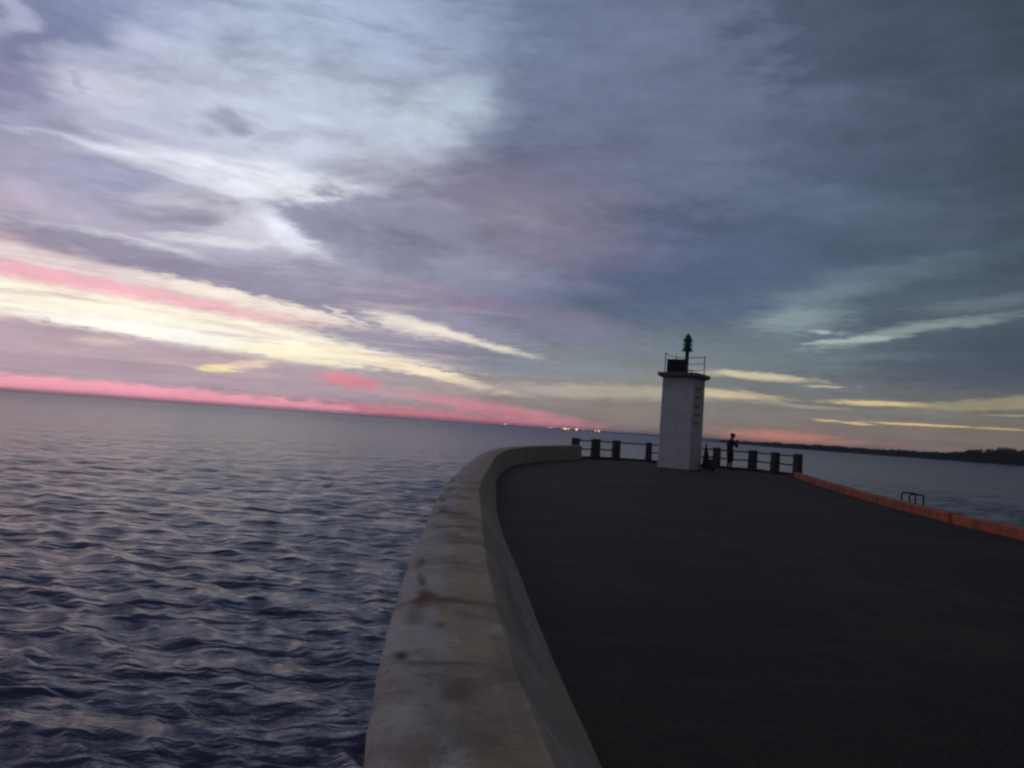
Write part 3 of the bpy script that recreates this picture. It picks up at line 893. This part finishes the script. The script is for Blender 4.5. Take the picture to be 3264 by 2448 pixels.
# face: nose, ears, eyes
for s in (-1, 1):
    hm = bmesh.new()
    bmesh.ops.create_uvsphere(hm, u_segments=8, v_segments=6, radius=1, matrix=Matrix.Translation((.10, s * .082, 1.655)) @ Matrix.Diagonal((.022, .009, .032, 1)))
    finish('ear', hm, m_skin, pe, smooth=True)
hm = bmesh.new()
bmesh.ops.create_uvsphere(hm, u_segments=8, v_segments=6, radius=1, matrix=Matrix.Translation((.202, 0, 1.645)) @ Matrix.Rotation(R(-25), 4, 'Y') @ Matrix.Diagonal((.020, .014, .028, 1)))
finish('nose', hm, m_skin, pe, smooth=True)
hm = bmesh.new()
bmesh.ops.create_uvsphere(hm, u_segments=8, v_segments=6, radius=1, matrix=Matrix.Translation((.180, 0, 1.605)) @ Matrix.Diagonal((.012, .026, .008, 1)))
finish('mouth', hm, m_shirt, pe, smooth=True)
for s in (-1, 1):
    hm = bmesh.new()
    bmesh.ops.create_uvsphere(hm, u_segments=8, v_segments=6, radius=.011, matrix=Matrix.Translation((.190, s * .032, 1.672)))
    finish('eye', hm, m_cap, pe, smooth=True)


def rings(bm, rs, n=18):
    out = []
    for x, y, z, rx, ry in rs:
        out.append([bm.verts.new((x + rx * math.cos(k * 2 * math.pi / n), y + ry * math.sin(k * 2 * math.pi / n), z)) for k in range(n)])
    for a, b_ in zip(out, out[1:]):
        for k in range(n): bm.faces.new((a[k], a[(k + 1) % n], b_[(k + 1) % n], b_[k]))
    bm.faces.new(out[0][::-1]); bm.faces.new(out[-1])


def cloth(name, bm, mat):
    o = finish(name, bm, mat, pe, smooth=True)
    r = o.modifiers.new('Remesh', 'REMESH'); r.mode = 'VOXEL'; r.voxel_size = .013; r.use_smooth_shade = True
    sm = o.modifiers.new('Smooth', 'SMOOTH'); sm.iterations = 3
    return o


bm = bmesh.new()                                          # loose shirt with long sleeves
rings(bm, [(-.02, 0, .83, .150, .185), (-.03, 0, .98, .142, .175), (-.04, 0, 1.13, .145, .180), (-.04, 0, 1.30, .150, .205), (-.03, 0, 1.40, .130, .205), (-.015, 0, 1.465, .095, .12), (.01, 0, 1.515, .072, .074)])
for s in (-1, 1):
    tube(bm, [(-.02, s * .13, 1.40), (-.005, s * .19, 1.385), (.10, s * .215, 1.27), (.20, s * .215, 1.165), (.235, s * .19, 1.20), (.30, s * .118, 1.305)], [.080, .085, .076, .070, .064, .050], 14)
cloth('shirt', bm, m_shirt)
bm = bmesh.new()                                          # shorts to below the knee
rings(bm, [(-.02, 0, .95, .135, .165), (-.02, 0, .86, .150, .182), (-.015, 0, .76, .145, .185)])
for s in (-1, 1):
    k_ = .024 if s > 0 else .0
    rings(bm, [(-.015, s * .09, .84, .125, .095), (.0, s * .098, .68, .118, .094), (k_, s * .108, .50, .104, .090), (k_ - .01, s * .112, .40, .100, .090)])
cloth('shorts', bm, m_shorts)
for s in (-1, 1):
    b = []; e = []
    x0 = .0 if s > 0 else -.03
    a0 = add((x0 - .02, s * .12, .055, .050, .055)); a1 = add((x0 + .07, s * .13, .05, .048, .048), a0); add((x0 + .20, s * .152, .038, .036, .046), a1)
    skin('shoe', b, e, m_dark, pe)
hm = bmesh.new()
bmesh.ops.create_uvsphere(hm, u_segments=16, v_segments=8, radius=1, matrix=Matrix.Translation((.088, 0, 1.71)) @ Matrix.Diagonal((.108, .100, .085, 1)))
bmesh.ops.delete(hm, geom=[v for v in hm.verts if v.co.z < 1.60], context='VERTS')
finish('hair', hm, m_cap, pe, smooth=True)
bpy.data.objects['hair'].location = (-.022, 0, .0)
hm = bmesh.new(); lathe(hm, [(.105, 0), (.122, .03), (.118, .065), (.06, .082)], 20, (0, 0, 0))
box(hm, (.13, 0, .006), (.10, .13, .014))
cp = finish('flat_cap', hm, m_cap, pe, bevel=.006); cp.location = (.095, 0, 1.722); cp.rotation_euler = (0, R(8), 0)
ph = empty('phone', (0, 0, 0)); bpy.data.objects.remove(ph)
hm = bmesh.new(); box(hm, (0, 0, 0), (.014, .13, .075))
ho = finish('phone', hm, m_dark, None, bevel=.006)
ho.matrix_world = Matrix.Translation((11.12, 41.0, 0)) @ Matrix.Rotation(R(24), 4, 'Z') @ Matrix.Translation((.418, 0, 1.475)) @ Matrix.Rotation(R(20), 4, 'Y')
tag(ho, 'small dark object held up in the hands of the person at the rail', 'phone')

# ------------------------------------------------------------------ ladder hoops over the kerb
ld = empty('boat_ladder', (10.45, 21.5, 0))
tag(ld, 'dark iron boat ladder with two bent handrails rising behind the orange kerb', 'ladder')
kd = Vector((.2, .98, 0)).normalized(); kn_ = Vector((kd.y, -kd.x, 0))
for nm, cpt in (('handrail', Vector((10.53, 21.9, 0))), ('handrail', Vector((10.40, 21.22, 0)))):
    c0 = cpt - Vector((10.45, 21.5, 0)) + kn_ * .03
    pts = [c0 + Vector((0, 0, -.1)), c0 + Vector((0, 0, .33))]
    for k in range(1, 6):
        a = k * math.pi / 12
        pts.append(c0 + kn_ * (.06 * (1 - math.cos(a))) + Vector((0, 0, .33 + .06 * math.sin(a))))
    o2 = c0 + kn_ * .34
    for k in range(1, 6):
        a = math.pi / 2 - k * math.pi / 12
        pts.append(o2 - kn_ * (.06 * (1 - math.cos(a))) + Vector((0, 0, .33 + .06 * math.sin(a))))
    pts += [o2 + Vector((0, 0, .33)), o2 + Vector((0, 0, -2.9))]
    bm = bmesh.new(); tube(bm, pts, .02, 8); finish(nm, bm, m_dark, ld, smooth=True)
for z in np.arange(-.3, -2.6, -.3):
    bm = bmesh.new()
    tube(bm, [Vector((10.53, 21.9, z)) - Vector((10.45, 21.5, 0)) + kn_ * .37, Vector((10.40, 21.22, z)) - Vector((10.45, 21.5, 0)) + kn_ * .37], .018, 6)
    finish('rung', bm, m_dark, ld, smooth=True)


# ------------------------------------------------------------------ far shores
def ridge(name, a0, a1, dist, heights, depth, mat, step=.05, jag=.3):
    """low land: a strip of ground seen from azimuth a0 to a1, rising inland"""
    bm = bmesh.new()
    rows = []
    for a in np.arange(a0, a1 + step / 2, step):
        d = np.interp(a, *dist); hh = np.interp(a, *heights)
        hh = max(.05, hh + jag * (random.random() - .5) * 2 * min(1, hh / 2))
        s_, c_ = math.sin(R(a)), math.cos(R(a))
        rows.append([bm.verts.new((s_ * (d + dd), c_ * (d + dd), SEA + z)) for dd, z in ((-6, -1.5), (0, .25), (depth * .25, hh * .75), (depth * .5, hh), (depth, hh * .8), (depth * 1.2, -1.5))])
    for a, b in zip(rows, rows[1:]):
        for k in range(5): bm.faces.new((a[k], a[k + 1], b[k + 1], b[k]))
    o = finish(name, bm, mat)
    return tag(o, kind='structure')


ridge('far_shore', -1.5, 15.5, ([-2, 15], [4200, 3600]), ([-1.5, -.5, 3, 7, 10, 15.5], [.3, 2.5, 4.5, 6.0, 6.5, 6.5]), 500, m_land, .08, .8)
ridge('wooded_shore', 13.0, 40, ([13, 18, 24, 28, 34, 40], [1250, 900, 810, 790, 780, 760]), ([13, 15, 20, 28, 30, 40], [1.0, 3.0, 2.2, 2.5, 3.0, 3.0]), 160, m_land, .05, .4)


def leaf_mass(name, pts, sizes, mat, parent=None):
    n = len(pts)
    d1 = rng.normal(size=(n, 3)); d1 /= np.linalg.norm(d1, axis=1)[:, None]
    d2 = np.cross(d1, rng.normal(size=(n, 3))); d2 /= np.linalg.norm(d2, axis=1)[:, None]
    s = np.asarray(sizes)[:, None]
    V = np.stack([pts - d1 * s - d2 * s * .6, pts + d1 * s - d2 * s * .7, pts + d1 * s * .8 + d2 * s * .7, pts - d1 * s * .9 + d2 * s * .6], 1).reshape(-1, 3)
    me = bpy.data.meshes.new(name)
    me.vertices.add(len(V)); me.vertices.foreach_set('co', V.astype(np.float32).ravel())
    me.loops.add(len(V)); me.loops.foreach_set('vertex_index', np.arange(len(V), dtype=np.int32))
    me.polygons.add(n); me.polygons.foreach_set('loop_start', np.arange(0, len(V), 4, dtype=np.int32))
    me.update(calc_edges=True)
    me.materials.append(mat)
    return link(bpy.data.objects.new(name, me), parent)


# the wood along the low shore: one mass of leaf clumps with an uneven top
jx = np.cumsum(rng.uniform(.08, .7, 140)); jy = rng.random(140)
pts = []; sz = []
for a in np.arange(14.5, 39, .012):
    d0 = np.interp(a, [13, 18, 24, 28, 34, 40], [1250, 900, 810, 790, 780, 760])
    top = np.interp(a, [14, 16, 18.6, 22.4, 26, 28, 28.9, 29.7, 30.15, 30.5, 31.1, 31.9, 39], [3.0, 4.2, 4.8, 5.2, 5.6, 6.2, 7.4, 10.0, 8.6, 10.6, 12.6, 11.6, 12.0]) * (1 + .24 * (float(np.interp(a, jx, jy)) - .5) + .20 * (float(np.interp(a * 3.1 % 39 + .5, jx, jy)) - .5))
    for q in range(14 if a > 27 else 6):
        d = d0 + 8 + random.random() * 70
        z = SEA + 1.0 + (top - 1.3) * random.random() ** .6
        pts.append((math.sin(R(a)) * d, math.cos(R(a)) * d, z)); sz.append(random.uniform(.5, 1.3))
wood = leaf_mass('woodland', np.array(pts), sz, m_leaf)
tag(wood, 'dark low woodland along the far shore right of the pier', 'woodland', kind='stuff')


def tree(a, d, h, w, label):
    tr = empty('tree', (math.sin(R(a)) * d, math.cos(R(a)) * d, SEA + 1.5))
    tag(tr, label, 'tree', 'trees on the headland')
    bm = bmesh.new()
    tube(bm, [(0, 0, -1), (.2, 0, h * .3), (.1, .2, h * .75)], [.45, .35, .12], 8)
    for k in range(5):
        an = k * 1.3; zz = h * (.3 + .08 * k)
        tube(bm, [(.15, .1, zz), (math.cos(an) * w * .3, math.sin(an) * w * .3, zz + h * .2)], [.16, .05], 6)
    finish('trunk', bm, m_bark, tr)
    P = []; Z = []
    for k in range(16):
        an = random.random() * 6.283; rr_ = w * .42 * math.sqrt(random.random())
        cz = h * random.uniform(.42, .86) * (1 - .25 * (rr_ / (w * .5)) ** 2)
        cr_ = random.uniform(.16, .28) * w * .8
        for q in range(75):
            v = rng.normal(size=3); v /= np.linalg.norm(v); v *= cr_ * random.random() ** .4
            P.append((math.cos(an) * rr_ + v[0], math.sin(an) * rr_ + v[1], min(h, cz + v[2] * .75))); Z.append(random.uniform(.22, .5))
    leaf_mass('crown', np.array(P), Z, m_leaf, tr)


tree(29.7, 745, 9.8, 14, 'low round tree nearest the water at the left end of the dark headland')
tree(30.55, 748, 10.8, 12, 'domed tree on the headland between the low round one and the tallest one')
tree(31.15, 742, 13.2, 19, 'tallest dark tree forming the peak of the headland at the right edge')
tree(32.3, 740, 11.8, 16, 'broad dark tree cut by the right edge of the picture behind the tallest one')

# lit lamps of the town across the water
TOWN = [
    (-.28, 3900, 2.6, 2.0, (1.0, .82, .85), 1.6, 'lone pale lamp on the far shore, farthest out on the open sea side'),
    (.75, 3900, 1.0, 1.2, (1.0, .8, .8), .9, 'faint pale lamp between the lone pale lamp and the first orange pair'),
    (2.66, 3900, 2.2, 1.6, (1.0, .55, .35), 1.5, 'small orange lamp, upper of the first pair on the far shore'),
    (2.92, 3900, 1.0, 1.7, (1.0, .75, .62), 1.6, 'small peach lamp, lower of the first pair on the far shore'),
    (3.78, 3900, 1.6, 2.3, (1.0, .42, .16), 2.0, 'deep orange lamp at one end of the brightest cluster of town lights'),
    (3.94, 3900, .2, 3.0, (1.0, .68, .22), 2.6, 'big yellow orange lamp in the middle of the brightest cluster of town lights'),
    (4.16, 3900, 1.6, 2.4, (1.0, .55, .35), 2.0, 'peach lamp at the lighthouse end of the brightest cluster of town lights'),
    (4.70, 3900, .2, 2.8, (1.0, .80, .42), 2.3, 'single round yellow lamp on the far shore above the first fence post'),
    (4.78, 3900, 7.0, 1.5, (1.0, .8, .8), 1.2, 'faint pale lamp on a mast just above the single round yellow lamp'),
    (5.20, 3900, .2, 1.4, (1.0, .8, .75), 1.2, 'faint white lamp between the round yellow lamp and the last orange pair'),
    (6.03, 3800, 1.0, 2.2, (1.0, .66, .45), 1.6, 'pale orange lamp, first of the last pair before the dark low land'),
    (6.26, 3800, 0.6, 2.7, (1.0, .60, .32), 1.9, 'wide orange lamp, second of the last pair before the dark low land'),
    (7.5, 3800, 4.0, 1.2, (1.0, .8, .8), .9, 'tiny dim lamp on the dark low land near the lighthouse'),
    (8.10, 3800, 10.5, 1.4, (1.0, .85, .85), 1.0, 'dim pale lamp on the tall pole over the dark low land'),
]
for (a, d, z, r, c, s, lab) in TOWN:
    o = empty('harbour_lamp', (math.sin(R(a)) * d, math.cos(R(a)) * d, SEA + 2))
    tag(o, lab, 'lamp', 'town lights on the far shore')
    hh = max(z - SEA - 2, 1.0)
    bm = bmesh.new(); tube(bm, [(0, 0, 0), (0, 0, hh)], .35, 6); finish('pole', bm, m_dark, o)
    bm = bmesh.new(); bmesh.ops.create_icosphere(bm, subdivisions=2, radius=r * 1.25, matrix=Matrix.Translation((0, 0, hh + r * .6)) @ Matrix.Diagonal((1.3, 1.0, .8, 1)))
    finish('lamp_head', bm, lamp_mat('lamp_light', c, s * 1.7), o, smooth=True)

# ------------------------------------------------------------------ the dusk haze over the water
bm = bmesh.new(); box(bm, (0, 2000, 3.6), (16000, 9000, 20.0))
m_haze = bpy.data.materials.new('haze_air'); m_haze.use_nodes = True
t = NT(m_haze.node_tree)
o_ = t.n('ShaderNodeOutputMaterial'); pv = t.n('ShaderNodeVolumePrincipled')
pv.inputs['Color'].default_value = (.80, .86, 1.0, 1)
pv.inputs['Density'].default_value = .00018
t.nt.links.new(pv.outputs[0], o_.inputs['Volume'])
tag(finish('haze', bm, m_haze), kind='stuff')

# ------------------------------------------------------------------ render settings
sc.view_settings.view_transform = 'Standard'
sc.view_settings.look = 'None'
sc.view_settings.exposure = 0
sc.view_settings.gamma = 1
sc.cycles.pixel_filter_type = 'GAUSSIAN'
sc.cycles.filter_width = 2.7
sc.cycles.use_denoising = True
sc.cycles.max_bounces = 5
